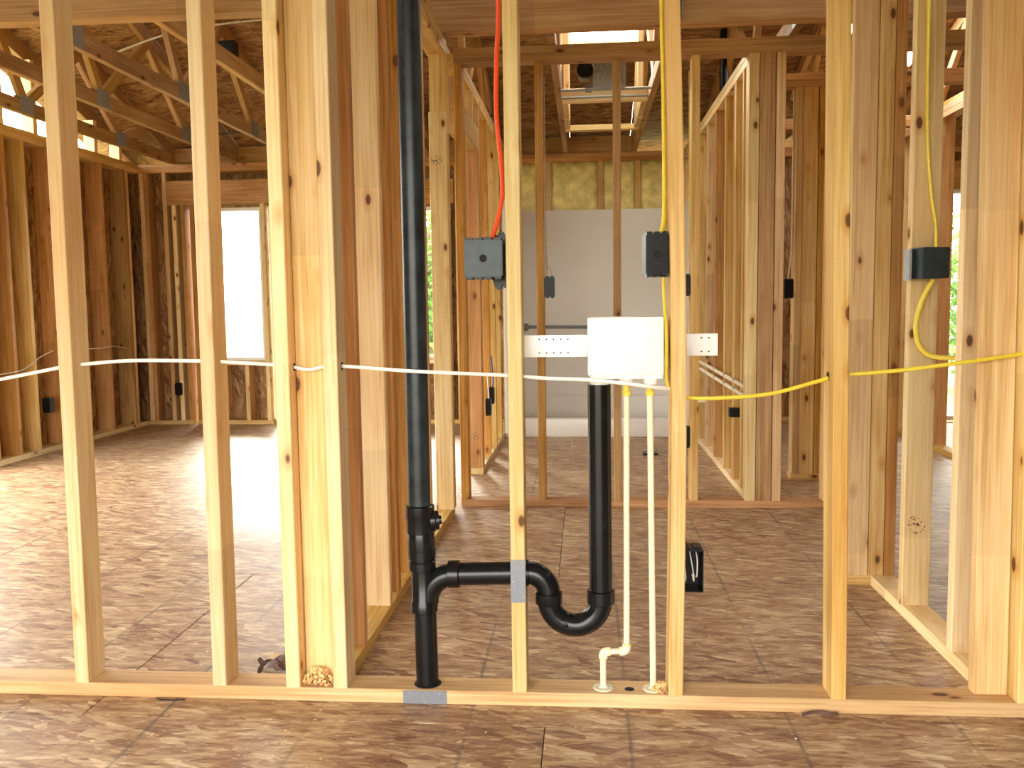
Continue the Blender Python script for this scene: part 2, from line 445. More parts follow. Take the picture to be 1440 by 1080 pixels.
front_stud(-.772, .001, 'pine', .087, .051, .089)      # flat backer between the pair of studs
front_stud(1.0, -.02, 'pine', .084, .051, .089)

# ------------------------------------------------------------------ partition on the left (towards the camera's depth)
wp = thing('wall_partition_left', 'stud partition running back from behind the tall black pipe', 'stud wall', (-.71, .1, 0), kind='structure')
bx(wp, 'bottom_plate', -.76, -.668, .09, 2.17, 0, .038, 'pine')
for k in (0, 1): bx(wp, 'top_plate', -.76, -.668, .09, 2.17, S1+.038*k, S1+.038*(k+1), 'pine')
for y, m in [(.095, 'pine'), (.30, 'fir_red'), (.655, 'pine_pale'), (.80, 'fir_red'), (1.04, 'fir_red'), (1.085, 'pine'), (1.49, 'pine')]:
    bx(wp, 'stud', -.758, -.67, y, y+.038, S0, S1, m)
bx(wp, 'stud', -.748, -.66, 2.08, 2.118, 0.038, 1.99, 'pine_pale')
bx(wp, 'stud', -.748, -.66, 2.12, 2.158, 0.038, S1, 'pine')

# ------------------------------------------------------------------ back wall of the laundry space
wb = thing('wall_back', 'open stud wall behind the laundry plumbing with a doorway', 'stud wall', (.3, 2.35, 0), kind='structure')
Y0, Y1 = 2.31, 2.399
bx(wb, 'bottom_plate', -.655, 1.22, Y0, Y1, 0, .038, 'fir_red')
for k in (0, 1): bx(wb, 'top_plate', -.655, 2.4, Y0, Y1, S1+.038*k, S1+.038*(k+1), 'pine_shaded')
for x, w, m in [(-.655, .042, 'fir_red'), (-.247, .04, 'pine_shaded'), (.147, .038, 'pine_shaded'), (.536, .04, 'pine'),
                (.815, .05, 'pine_pale'), (.868, .076, 'pine_shaded'), (.948, .045, 'pine'), (1.205, .04, 'pine'), (1.247, .04, 'fir_red')]:
    bx(wb, 'stud', x, x+w, Y0+.001, Y1-.001, S0, S1, m)

# ------------------------------------------------------------------ bathroom side walls
wl = thing('wall_bath_left', 'bathroom stud wall with a door header on its left', 'stud wall', (-.69, 3, 0), kind='structure')
bx(wl, 'bottom_plate', -.73, -.641, 3.20, 5.5, 0, .038, 'pine_pale')
for k in (0, 1): bx(wl, 'top_plate', -.73, -.641, 2.40, 5.5, S1+.038*k, S1+.038*(k+1), 'pine')
bx(wl, 'stud', -.73, -.641, 3.21, 3.248, S0, 1.99, 'fir_red')
bx(wl, 'stud', -.73, -.641, 3.25, 3.288, S0, S1, 'pine')
bx(wl, 'header', -.73, -.641, 2.40, 3.249, 1.99, 2.13, 'pine')
for y in (2.55, 2.95): bx(wl, 'cripple_stud', -.73, -.641, y, y+.038, 2.13, S1, 'pine')
for y, m in [(3.69, 'fir_red'), (4.09, 'pine'), (4.5, 'pine')]:
    bx(wl, 'stud', -.73, -.641, y, y+.038, S0, S1, m)
wr = thing('wall_bath_right', 'bathroom stud wall on the right with white water pipes', 'stud wall', (.88, 3, 0), kind='structure')
bx(wr, 'bottom_plate', .843, .932, 2.40, 5.5, 0, .038, 'pine_pale')
for k in (0, 1): bx(wr, 'top_plate', .843, .932, 2.40, 5.5, S1+.038*k, S1+.038*(k+1), 'pine_pale')
for y, m in [(2.62, 'pine'), (2.86, 'pine'), (2.90, 'fir_red'), (3.22, 'pine'), (3.62, 'fir_red'), (4.02, 'pine'), (4.4, 'pine'), (4.66, 'fir_red')]:
    bx(wr, 'stud', .843, .932, y, y+.038, S0, S1, m)

# ------------------------------------------------------------------ right partition and hall walls
wq = thing('wall_partition_right', 'short stud partition running back on the right holding a grey box', 'stud wall', (1.1, .1, 0), kind='structure')
bx(wq, 'bottom_plate', 1.053, 1.142, .09, 1.06, 0, .038, 'pine_pale')
bx(wq, 'bottom_plate', .955, 1.15, 1.062, 1.151, 0, .038, 'pine')
for k in (0, 1): bx(wq, 'top_plate', 1.053, 1.142, .09, 1.15, S1+.038*k, S1+.038*(k+1), 'pine')
bx(wq, 'stud', 1.015, 1.104, .0895, .127, S0, S1, 'pine_pale')
bx(wq, 'stud', 1.053, 1.142, .33, .368, S0, S1, 'pine_pale')
bx(wq, 'stud', 1.053, 1.142, .735, .773, S0, S1, 'pine_pale')
bx(wq, 'stud', .957, 1.043, 1.064, 1.102, S0, S1, 'pine')
bx(wq, 'stud', 1.045, 1.10, 1.064, 1.15, S0, S1, 'pine')
bx(wq, 'stud', 1.102, 1.14, 1.064, 1.15, S0, S1, 'fir_red')
wh = thing('wall_hall', 'stud wall of the hall seen past the doorway on the right', 'stud wall', (1.4, 3.1, 0), kind='structure')
bx(wh, 'bottom_plate', 1.21, 1.75, 3.05, 3.139, 0, .038, 'pine')
for k in (0, 1): bx(wh, 'top_plate', .94, 3.2, 3.05, 3.139, S1+.038*k, S1+.038*(k+1), 'fir_red')
for x, m in [(1.215, 'pine'), (1.345, 'fir_red'), (1.48, 'pine'), (1.71, 'pine')]:
    bx(wh, 'stud', x, x+.038, 3.051, 3.138, S0, S1, m)
bx(wh, 'stud', 1.256, 1.342, 3.06, 3.098, S0, S1, 'pine')
wd = thing('wall_hall_right', 'stud wall of the far room beside the bright glass door', 'stud wall', (2.46, 4.2, 0), kind='structure')
bx(wd, 'bottom_plate', 2.42, 2.509, 3.55, 5.5, 0, .038, 'pine')
for k in (0, 1): bx(wd, 'top_plate', 2.42, 2.509, 3.14, 5.5, S1+.038*k, S1+.038*(k+1), 'fir_red')
for y, m in [(3.56, 'pine'), (4.1, 'fir_red'), (4.5, 'fir_red'), (4.9, 'pine')]:
    bx(wd, 'stud', 2.42, 2.509, y, y+.038, S0, S1, m)
wc = thing('wall_closet', 'stud wall with a drywall edge behind the right partition', 'stud wall', (2.0, 4.4, 0), kind='structure')
bx(wc, 'bottom_plate', 1.55, 2.15, 4.35, 4.439, 0, .038, 'pine')
for k in (0, 1): bx(wc, 'top_plate', .94, 2.42, 4.35, 4.439, S1+.038*k, S1+.038*(k+1), 'fir_red')
for x, m in [(1.56, 'pine'), (1.85, 'fir_red'), (2.10, 'fir_red')]: bx(wc, 'stud', x, x+.038, 4.351, 4.438, S0, S1, m)
bx(wc, 'stud', 2.14, 2.23, 4.37, 4.408, S0, S1, 'pine')

# ------------------------------------------------------------------ exterior walls
def sheath(parent, axis, t0, t1, a0, a1, z0, z1, holes):
    """sheathing around openings; axis 'x' = wall lies in a plane of constant X (runs along Y)"""
    def P(u0, u1, w0, w1):
        if u1-u0 < .004 or w1-w0 < .004: return
        n = max(1, round((u1-u0)/1.22))
        for i in range(n):
            p, q = u0+(u1-u0)*i/n+.001, u0+(u1-u0)*(i+1)/n-.001
            if axis == 'x': panel(parent, 'sheathing_panel', 'x', t0, t1, p, q, w0, w1, 'osb_wall')
            else: panel(parent, 'sheathing_panel', 'y', p, q, t0, t1, w0, w1, 'osb_wall')
    u = a0
    for h0, h1, w0, w1 in sorted(holes):
        P(u, h0, z0, z1); P(h0, h1, z0, w0); P(h0, h1, w1, z1); u = h1
    P(u, a1, z0, z1)
FX0, FX1 = 5.55, 5.69
we = thing('wall_far', 'exterior wall of the far side with sheathing, windows and a red header', 'exterior wall', (0, 5.6, 0), kind='structure')
holes = [(-3.575, -3.54, .0, 1.97), (-3.42, -2.89, .58, 1.96), (-2.83, -1.88, .02, 1.96), (-1.64, -1.24, .58, 1.93), (2.75, 3.6, .02, 1.97)]
sheath(we, 'y', FX1, FX1+.011, -4.15, 4.4, 0, H, holes)
bx(we, 'bottom_plate', -4.0, -3.575, FX0, FX1, 0, .038, 'pine'); bx(we, 'bottom_plate', -3.54, -2.83, FX0, FX1, 0, .038, 'pine'); bx(we, 'bottom_plate', -1.88, 2.75, FX0, FX1, 0, .038, 'pine'); bx(we, 'bottom_plate', 3.6, 4.3, FX0, FX1, 0, .038, 'pine')
for k in (0, 1): bx(we, 'top_plate', -4.0, 4.3, FX0, FX1, S1+.038*k, S1+.038*(k+1), 'fir_red')
bx(we, 'header', -3.74, -1.79, FX0, FX0+.09, 1.985, 2.20, 'fir_red')
bx(we, 'header', -1.74, -1.14, FX0, FX0+.09, 1.95, 2.16, 'fir_red')
bx(we, 'header', 2.65, 3.7, FX0, FX0+.09, 1.985, 2.20, 'fir_red')
for x, z1, m in [(-3.99, S1, 'pine'), (-3.95, S1, 'fir_red'), (-3.78, S1, 'pine'), (-3.70, 1.985, 'pine_pale'), (-3.62, 1.985, 'fir_red'), (-3.535, 1.985, 'fir_red'), (-3.46, 1.985, 'pine_pale'),
              (-2.885, 1.985, 'pine_pale'), (-1.875, 1.985, 'pine_pale'), (-1.83, S1, 'pine'), (-1.70, 1.95, 'pine'), (-1.23, 1.95, 'fir_red'), (-1.13, S1, 'pine'),
              (2.70, 1.985, 'pine'), (2.655, S1, 'fir_red'), (3.62, 1.985, 'pine'), (3.9, S1, 'pine')]:
    bx(we, 'stud', x, x+.038, FX0+.001, FX1-.001, S0, z1, m)
for x in (-.72, -.33, .115, .435, .86): bx(we, 'stud', x, x+.05, FX0+.001, FX1-.001, S0, S1, 'pine')
for a, b, zs in [(-3.42, -2.89, .58), (-1.66, -1.24, .58)]:
    bx(we, 'sill', a, b+.02, FX0, FX1, zs-.038, zs-.001, 'pine_pale')
    for k in range(2): bx(we, 'cripple_stud', a+.12+.22*k, a+.158+.22*k, FX0+.001, FX1-.001, S0, zs-.039, 'pine')
# insulation above the shower
def batt(x0, x1, z0, z1):
    n, m_ = 8, 8; vs, fs = [], []
    for s, yb in ((0, FX0+.012), (1, FX0+.125)):
        for j in range(m_+1):
            for i in range(n+1):
                u, v = i/n, j/m_
                e = min(u, 1-u, v, 1-v)*4
                y = yb - (0 if s else .02*min(1, e)**.6 + .012*noise.noise((u*3+x0*9, v*3, x0)))
                vs.append((x0+(x1-x0)*u, y, z0+(z1-z0)*v))
    N = (n+1)*(m_+1)
    for j in range(m_):
        for i in range(n):
            q = j*(n+1)+i
            fs.append((q, q+1, q+n+2, q+n+1)); fs.append((N+q, N+q+n+1, N+q+n+2, N+q+1))
    for i in range(n):
        fs.append((i, N+i, N+i+1, i+1)); t = m_*(n+1)+i; fs.append((t, t+1, N+t+1, N+t))
    for j in range(m_):
        a = j*(n+1); b = a+n+1; fs.append((a, b, N+b, N+a)); a += n; b += n; fs.append((a, N+a, N+b, b))
    o = put('insulation_batt', mesh_from(vs, fs, 'batt_yellow', True), we)
    o['label'] = 'yellow fibreglass batt'
for a, b in [(-.67, -.33), (-.28, .115), (.165, .435), (.485, .86)]: batt(a+.001, b-.001, 1.80, S1-.002)

wx = thing('wall_left', 'exterior left wall of deep studs with sheathing and an open gable', 'exterior wall', (-4.05, 2, 0), kind='structure')
LX0, LX1 = -4.14, -4.0
sheath(wx, 'x', LX0-.011, LX0, -3.45, FX1, 0, H, [(.15, 3.25, .0, 2.15)])  # opening added out of view to brighten the left room floor
bx(wx, 'bottom_plate', LX0, LX1, 3.25, FX0, 0, .038, 'pine_pale'); bx(wx, 'bottom_plate', LX0, LX1, -3.3, .15, 0, .038, 'pine_pale')
for k in (0, 1): bx(wx, 'top_plate', LX0, LX1, -3.3, FX0, S1+.038*k, S1+.038*(k+1), 'pine')
bx(wx, 'header', LX0, LX1, .10, 3.33, 2.15, 2.274, 'pine')
for y, z1, m in [(.11, 2.15, 'pine'), (3.26, 2.15, 'pine'), (3.30, S1, 'pine'), (3.42, S1, 'fir_red'), (3.66, S1, 'fir_red'), (3.88, S1, 'pine'), (4.22, S1, 'fir_red'), (4.52, S1, 'fir_red'), (4.92, S1, 'fir_red'), (5.30, S1, 'pine_shaded'), (5.34, S1, 'pine')]:
    bx(wx, 'stud', LX0, LX1, y, y+.038, S0, z1, m)
def roof_z(y): return 2.45 + .33*(5.75-y) if y > .6 else 4.15 - .33*(.6-y)
for y in (3.30, 3.66, 4.05, 4.42, 4.86, 5.25): bx(wx, 'gable_stud', LX0+.05, LX1, y, y+.05, H, roof_z(y+.05)-.12, 'pine_pale')
bx(wx, 'gable_rail', LX0+.05, LX1, 3.0, 5.0, 2.515, 2.567, 'pine_shaded')
panel(wx, 'sheathing_panel', 'x', LX0-.011, LX0, -3.44, 3.0, H, 3.3, 'osb_wall')
beam(wx, 'gable_rafter', (-4.07, 6.1, roof_z(6.1)-.075), (-4.07, .6, roof_z(.6)-.075), .05, .12, 'pine_shaded')

wy = thing('wall_right', 'exterior right wall of studs and sheathing', 'exterior wall', (4.35, 2, 0), kind='structure')
sheath(wy, 'x', 4.44, 4.451, -3.45, FX1, 0, H, [])
panel(wy, 'sheathing_panel', 'x', 4.44, 4.451, -3.44, 5.6, H, 3.4, 'osb_wall')
for i in range(14): bx(wy, 'stud', 4.3, 4.44, -1.1+.5*i, -1.062+.5*i, S0, S1, 'pine')
bx(wy, 'bottom_plate', 4.3, 4.44, -3.3, 5.69, 0, .038, 'pine')
for k in (0, 1): bx(wy, 'top_plate', 4.3, 4.44, -3.3, 5.69, S1+.038*k, S1+.038*(k+1), 'pine')

wz = thing('wall_rear', 'sheathed wall behind the camera with an unseen opening sized for the light', 'exterior wall', (0, -3.35, 0), kind='structure')
sheath(wz, 'y', -3.45, -3.439, -4.15, 4.45, 0, H, [(-2.8, .9, 0, 2.05)])  # opening added behind the camera, sized to light the front studs
panel(wz, 'sheathing_panel', 'y', -4.15, 4.45, -3.45, -3.439, H, 2.85, 'osb_wall')
bx(wz, 'header', -2.9, 1.0, -3.438, -3.30, 2.05, 2.35, 'pine')
for x in (-4.0, -3.5, -2.84, .902, 1.3, 1.7, 2.1, 2.5, 2.9, 3.3, 3.8, 4.25): bx(wz, 'stud', x, x+.038, -3.438, -3.30, 0, 2.05 if -2.9 < x < 1.0 else H, 'pine')

# windows and the glass door
def window(name, label, x0, x1, z0, z1):
    w = thing(name, label, 'window', ((x0+x1)/2, FX0+.07, z0), kind='structure')
    y0, y1, t = FX0+.05, FX0+.11, .028
    bx(w, 'frame_jamb', x0, x0+t, y0, y1, z0, z1, 'vinyl'); bx(w, 'frame_jamb', x1-t, x1, y0, y1, z0, z1, 'vinyl')
    bx(w, 'frame_rail', x0+t, x1-t, y0, y1, z0, z0+t, 'vinyl'); bx(w, 'frame_rail', x0+t, x1-t, y0, y1, z1-t, z1, 'vinyl')
    bx(w, 'pane', x0+t, x1-t, y0+.027, y0+.033, z0+t, z1-t, 'glass')
window('window_1', 'tall bright window in the far left corner room', -3.418, -2.892, .582, 1.958)
window('door_added', 'glass door added for floor light, mostly hidden right of the tall bright window', -2.828, -1.882, .022, 1.958)  # second window widened into a hidden door, added to brighten the floor
window('window_2', 'window glimpsed as a green sliver beside the black pipe', -1.638, -1.242, .582, 1.928)
window('door_1', 'bright glass door seen as a slit on the right', 2.752, 3.598, .022, 1.968)

# ------------------------------------------------------------------ roof: sheathing, trusses, beams
rf = thing('ceiling', 'underside of the roof sheathed with strand board panels', 'roof', (0, 3, 3), kind='structure')
def roof_panel(x0, x1, ya, yb):
    """sloped sheet between horizontal positions ya < yb on the far slope"""
    za, zb = roof_z(ya), roof_z(yb)
    L = math.hypot(yb-ya, zb-za)
    key = ('roof', round(x1-x0, 3), round(L, 3))
    if key not in CACHE:
        a, b, t = (x1-x0)/2-.0015, L/2-.0015, .006
        vs = [(sx*a, sy*b, sz*t) for sz in (-1, 1) for sx, sy in ((-1, -1), (1, -1), (1, 1), (-1, 1))]
        fs = [(3, 2, 1, 0), (4, 5, 6, 7)] + [(i, (i+1) % 4, 4+(i+1) % 4, 4+i) for i in range(4)]
        CACHE[key] = mesh_from(vs, fs, 'osb_wall')
    Yv = Vector((0, yb-ya, zb-za)).normalized(); X = Vector((1, 0, 0)); Z = X.cross(Yv)
    m = Matrix((X, Yv, Z)).transposed().to_4x4(); m.translation = ((x0+x1)/2, (ya+yb)/2, (za+zb)/2+.006)
    put('roof_panel', CACHE[key], rf, m)
xs = [-4.45, -3.07, -1.6, -.12, .40, 1.85, 2.42, 4.6]
ysr = [.6, 1.8, 2.9, 3.3, 4.32, 4.75, 5.45, 6.1]
for i in range(len(xs)-1):
    for j in range(len(ysr)-1):
        if (xs[i] == -.12 and ysr[j] == 3.3) or (xs[i] == 1.85 and ysr[j] in (3.3, 2.9, 4.32)): continue
        roof_panel(xs[i], xs[i+1], ysr[j], ysr[j+1])
for i in range(len(xs)-1):
    for a, b in ((-1.2, .6), (-2.6, -1.2), (-3.7, -2.6)): roof_panel(xs[i], xs[i+1], a, b)

TX = [.43-.587*k for k in range(0, 8)]
def truss(x, label, y_near, webs):
    t = thing('roof_truss', label, 'roof truss', (x, 5.6, H), group='roof trusses over the rooms')
    beam(t, 'bottom_chord', (x, 5.68, H+.045), (x, y_near, H+.045), .038, .089, 'pine_shaded')
    beam(t, 'top_chord', (x, 6.08, roof_z(6.08)-.05), (x, .62, roof_z(.62)-.05), .038, .089, 'pine_shaded')
    for yb, yt in webs:
        a = Vector((x, yb, H+.07)); b = Vector((x, yt, roof_z(yt)-.09))
        beam(t, 'web', a, b, .037, .064, 'pine_shaded')
    for yb in sorted({w[0] for w in webs}):
        for s in (-1, 1):
            panel(t, 'gusset_plate', 'x', x+s*.0195-.001, x+s*.0195+.001, yb-.075, yb+.075, H+.005, H+.115, 'gusset_steel')
WEBS = [(4.55, 5.0), (4.55, 4.0), (3.35, 4.0), (3.35, 2.85), (2.15, 2.85), (2.15, 1.8)]
names = ['nearest the skylight on its right', 'along the left edge of the skylight', 'above the bathroom left wall', 'just left of the tall black pipe',
         'right of the black ceiling box', 'carrying the black ceiling box', 'second in from the open gable', 'closest to the open gable on the left']
for i, x in enumerate(TX):
    sh = .18*((i*37) % 5-2)/2
    truss(x, 'pine roof truss with steel gusset plates '+names[i], 1.69 if x < -.8 else 2.17, [(a+sh*.6, b+sh*.6) for a, b in WEBS])
for i, x in enumerate([1.02, 1.61, 2.55, 3.1, 3.7]):
    truss(x, 'pine roof truss with steel gusset plates '+['over the bathroom right wall', 'over the doorway right of the bathroom', 'right of the roof opening over the hall', 'over the glass door on the right', 'farthest right over the end room'][i], 2.17, WEBS)
# eave blocking between the trusses
for i in range(7): bx(we, 'eave_block', TX[i+1]+.02, TX[i]-.02, FX0+.03, FX0+.068, H, roof_z(FX0+.068)-.004, 'pine_shaded')
# bearing beams
o = bx(None, 'ceiling_beam', -.72, 3.0, 2.06, 2.15, 2.355, 2.64, 'pine_shaded'); tag(o, 'wide brown beam across the top of the laundry opening', 'beam')
o = bx(None, 'ceiling_beam', -3.99, -.765, 1.60, 1.685, 2.335, 2.62, 'pine_shaded'); tag(o, 'wide brown beam across the top of the left room', 'beam')

# skylight framing over the bathroom
sk = thing('window_3', 'framed skylight opening of pale boards over the bathroom', 'skylight', (.14, 4, H), kind='structure')
XA, XB = TX[1]+.019, TX[0]-.019
bx(sk, 'header', XA, XB, 4.55, 4.62, H, H+.04, 'pine_pale')
bx(sk, 'header', XA, XB, 3.62, 3.658, H, H+.089, 'pine_pale')
for s, xx in ((0, XA+.001), (1, XB-.039)):
    for y in (4.53, 4.15): beam(sk, 'upright', (xx+.019, y, H+.001), (xx+.019, y-.2, roof_z(y-.2)-.02), .038, .064, 'pine_pale')
    bx(sk, 'side_board', xx, xx+.038, 3.66, 4.5, H, H+.089, 'pine_pale')
for y in (3.30, 4.32): beam(sk, 'roof_header', (-.12, y, roof_z(y)-.05), (.40, y, roof_z(y)-.05), .05, .09, 'pine_pale', (0, 1, 0))
for x in (-.12, .40): beam(sk, 'roof_trimmer', (x, 4.3, roof_z(4.3)-.05), (x, 3.32, roof_z(3.32)-.05), .045, .09, 'pine_pale')

# exhaust fan hung on two rods
fan = thing('exhaust_fan', 'grey metal exhaust fan box with round black duct outlet under the skylight', 'exhaust fan', (.14, 3.42, 2.36))
boxes_mesh(fan, 'housing', [(-.1, .1, -.1, .1, 0, .13)], 'galvanized', (.16, 3.46, 2.405), bevel=.004)
lathe(fan, 'duct_outlet', (.01, 3.42, 2.49), (0, -1, 0), [(-.06, .05), (0, .052), (.05, .052), (.052, .044), (.03, .042), (.028, .001)], 'abs_black')
for y, z in ((3.33, 2.36), (3.58, 2.372)): tube(fan, 'hanger_rod', [(XA-.005, y, z), (XB+.005, y, z)], .0075, 'galvanized', 8)
boxes_mesh(fan, 'mounting_bracket', [(-.06, -.02, -.06, .06, 0, .025)], 'steel', (.07, 3.43, 2.38))

# ------------------------------------------------------------------ shower
shw = thing('shower_stall', 'white one-piece shower surround with low threshold and grab bar', 'shower', (.1, 5, 0))
bx(shw, 'back_panel', -.61, .815, 5.515, 5.545, .06, 1.86, 'shower_white', .004)
bx(shw, 'side_panel', -.637, -.612, 4.72, 5.545, .0, 1.86, 'shower_white', .004)
bx(shw, 'side_panel', .817, .84, 4.72, 5.545, .0, 1.86, 'shower_white', .004)
boxes_mesh(shw, 'threshold', [(-.61, .815, 0, .10, 0, .15)], 'shower_white', (0, 4.73, 0), bevel=.015)
bx(shw, 'floor_pan', -.61, .815, 4.83, 5.514, .02, .06, 'shower_white')
bx(shw, 'moulded_ledge', -.61, .815, 5.46, 5.514, .061, .26, 'shower_white', .01)
gb = tube(shw, 'grab_bar', [(-.54, 5.45, .86), (.45, 5.45, .85)], .014, 'steel', 12)
for x in (-.52, .43): lathe(gb, 'mount', (x, 5.515, .857), (0, -1, 0), [(0, .035), (.008, .035), (.012, .015), (.07, .013)], 'steel', 16)

# ------------------------------------------------------------------ drain stack
PX, PY, PR = -.438, .045, .0302
dr = thing('drain_stack', 'tall black plastic drain pipe with fittings and curved trap', 'drain pipe', (PX, PY, .0))
tube(dr, 'lower_pipe', [(PX+.006, PY, -.015), (PX+.003, PY, .26)], PR, 'abs_black', 32)
vs_ = tube(dr, 'stack_pipe', [(PX-.006, PY, .52), (PX-.004, PY, 2.60)], PR, 'abs_dusty', 32)
vs_['label'] = 'dusty upper length of black pipe'
lathe(dr, 'hub', (PX-.005, PY, .455), (0, 0, 1), [(0, .034), (.002, .037), (.04, .037), (.044, .0385), (.074, .0385), (.077, .032)], 'abs_black', 32)
lathe(dr, 'cleanout_plug', (PX+.02, PY+.004, .487), (1, .25, .05), [(0, .03), (.012, .03), (.016, .026), (.024, .026), (.025, .012), (.031, .012)], 'abs_black', 24)
lathe(dr, 'cleanout_body', (PX-.003, PY, .405), (0, 0, 1), [(0, .036), (.02, .037), (.05, .0355), (.055, .034)], 'abs_black', 32)
lathe(dr, 'coupling', (PX-.002, PY, .355), (0, 0, 1), [(0, .034), (.002, .0365), (.024, .0365), (.026, .034), (.030, .034), (.032, .0375), (.056, .0375), (.058, .034)], 'abs_black', 32)
lathe(dr, 'wye_body', (PX+.001, PY, .275), (0, 0, 1), [(-.035, .034), (-.033, .0365), (-.006, .0365), (0, .033), (.08, .033)], 'abs_black', 32)
sweep = []
for i in range(13):
    a = PI/2*i/12
    sweep.append((PX+.01+.075*(1-math.cos(a))*1.0, PY, .265+.077*math.sin(a)))
tube(dr, 'wye_branch', sweep+[(PX+.1, PY, .3425)], .0305, 'abs_black', 24, up=(0, 1, 0))
lathe(dr, 'branch_hub', (PX+.068, PY, .3425), (1, 0, .03), [(0, .033), (.002, .037), (.03, .037), (.032, .033)], 'abs_black', 32)
tube(dr, 'branch_pipe', [(PX+.098, PY, .3435), (-.155, PY, .349)], PR, 'abs_black', 32)
# trap: elbow down, U bend, up into the standpipe
tl, tr = -.1005, .0375
lathe(dr, 'trap_hub', (-.172, PY, .3485), (1, 0, .02), [(0, .0345), (.018, .0345), (.02, .031)], 'abs_black', 32)
trap = [(-.155, PY, .349)]
for i in range(11):
    a = PI/2*i/10
    trap.append((-.155+.055*math.sin(a), PY, .349-.055*(1-math.cos(a))))
trap.append((tl, PY, .283))
rad = (tr-tl)/2
for i in range(25):
    a = PI + PI*i/24
    trap.append(((tl+tr)/2+rad*math.cos(a), PY, .277+rad*math.sin(a)))
trap.append((tr, PY, .30))
tp = tube(dr, 'trap_bend', trap, .0305, 'abs_black', 32, up=(0, 1, 0))
lathe(tp, 'trap_collar', (tl, PY, .266), (0, 0, 1), [(0, .034), (.003, .036), (.03, .036), (.033, .033)], 'abs_black', 32)
lathe(tp, 'moulding_mark', (-.055, PY-.022, .217), (-.15, -1, -.25), [(0, .0075), (.0085, .0075), (.010, .005)], 'abs_black', 16)
lathe(tp, 'trap_collar', (tr, PY, .268), (0, 0, 1), [(0, .033), (.003, .0365), (.036, .0365), (.038, .032)], 'abs_black', 32)
tube(dr, 'standpipe', [(tr, PY, .29), (tr-.002, PY, .851)], PR, 'abs_black', 32)
lathe(dr, 'floor_collar', (PX+.006, PY, .0382), (0, 0, 1), [(0, .037), (.0012, .036)], 'hole_dark', 32)

# ------------------------------------------------------------------ washer outlet box
wbx = thing('washer_outlet_box', 'white plastic washer outlet box between the studs with side straps', 'outlet box', (.10, .05, .85))
boxes_mesh(wbx, 'body', [(-.097, .097, -.032, .05, 0, .151)], 'white_plastic', (.1035, .052, .875), bevel=.007)
for x in (.038, .105, .168):
    lathe(wbx, 'spout', (x, .045, .852), (0, 0, 1), [(0, .024 if x < .06 else .018), (.004, .026 if x < .06 else .019), (.028, .027 if x < .06 else .020)], 'white_plastic', 20)
def strap(x0, x1):
    s = boxes_mesh(wbx, 'mounting_strap', [(x0, x1, .0905, .0935, .921, .979)], 'white_plastic', bevel=.0008)
    n = max(2, int((x1-x0)/.019))
    for z in (.932, .968):
        for i in range(n):
            xx = x0+.012+i*.019
            if (-.125 < xx < -.03) or (xx > .30 and xx < x1-.006):
                lathe(s, 'screw_hole', (xx, .0906, z), (0, -1, 0), [(0, .0022), (.0004, .0020)], 'hole_dark', 8)
strap(-.19, .012); strap(.196, .345)
boxes_mesh(wbx, 'bottom_lip', [(.045, .197,   .024, .1, .867, .8755)], 'white_plastic', bevel=.001)

# ------------------------------------------------------------------ water lines
def water_line(label, pts, elbows, foot):
    t = thing('water_pipe', label, 'water pipe', (foot[0], foot[1], .038), group='cream water supply pipes below the outlet box')
    for i in range(len(pts)-1): tube(t, 'pipe', [pts[i], pts[i+1]], .0082, 'cpvc', 16)
    for p, d1, d2 in elbows:
        p = Vector(p); d1 = Vector(d1); d2 = Vector(d2); L = .018
        path = [p+d1*L*1.05]+[p+d1*L*(1-s)**2*.7+d2*L*s*s*.7 for s in [k/8 for k in range(9)]]+[p+d2*L*1.05]
        e = tube(t, 'elbow', path, .0118, 'cpvc', 16, up=(0, 1, 0))
        for d in (d1, d2): lathe(e, 'glue_ring', p+d*L*1.04, d, [(0, .0098), (.003, .0092)], 'cpvc_glue', 16)
    top = pts[0]
    lathe(t, 'valve_stub', (top[0], top[1], top[2]-.03), (0, 0, 1), [(0, .0095), (.004, .012), (.012, .012), (.014, .0095), (.03, .0095)], 'cpvc_glue', 16)
    lathe(t, 'floor_flange', (foot[0], foot[1], .0382), (0, 0, 1), [(0, .027), (.003, .0265), (.004, .012), (.008, .0115)], 'disc_cream', 24)
    return t
water_line('cream water pipe with a double elbow jog near the floor', [(.106, .04, .852), (.105, .04, .140), (.043, .04, .138), (.043, .04, .035)],
           [((.105, .04, .140), (0, 0, 1), (-1, 0, 0)), ((.043, .04, .138), (1, 0, 0), (0, 0, -1))], (.043, .04))
water_line('straight cream water pipe nearest the right stud', [(.166, .04, .852), (.175, .04, .03)], [], (.175, .04))

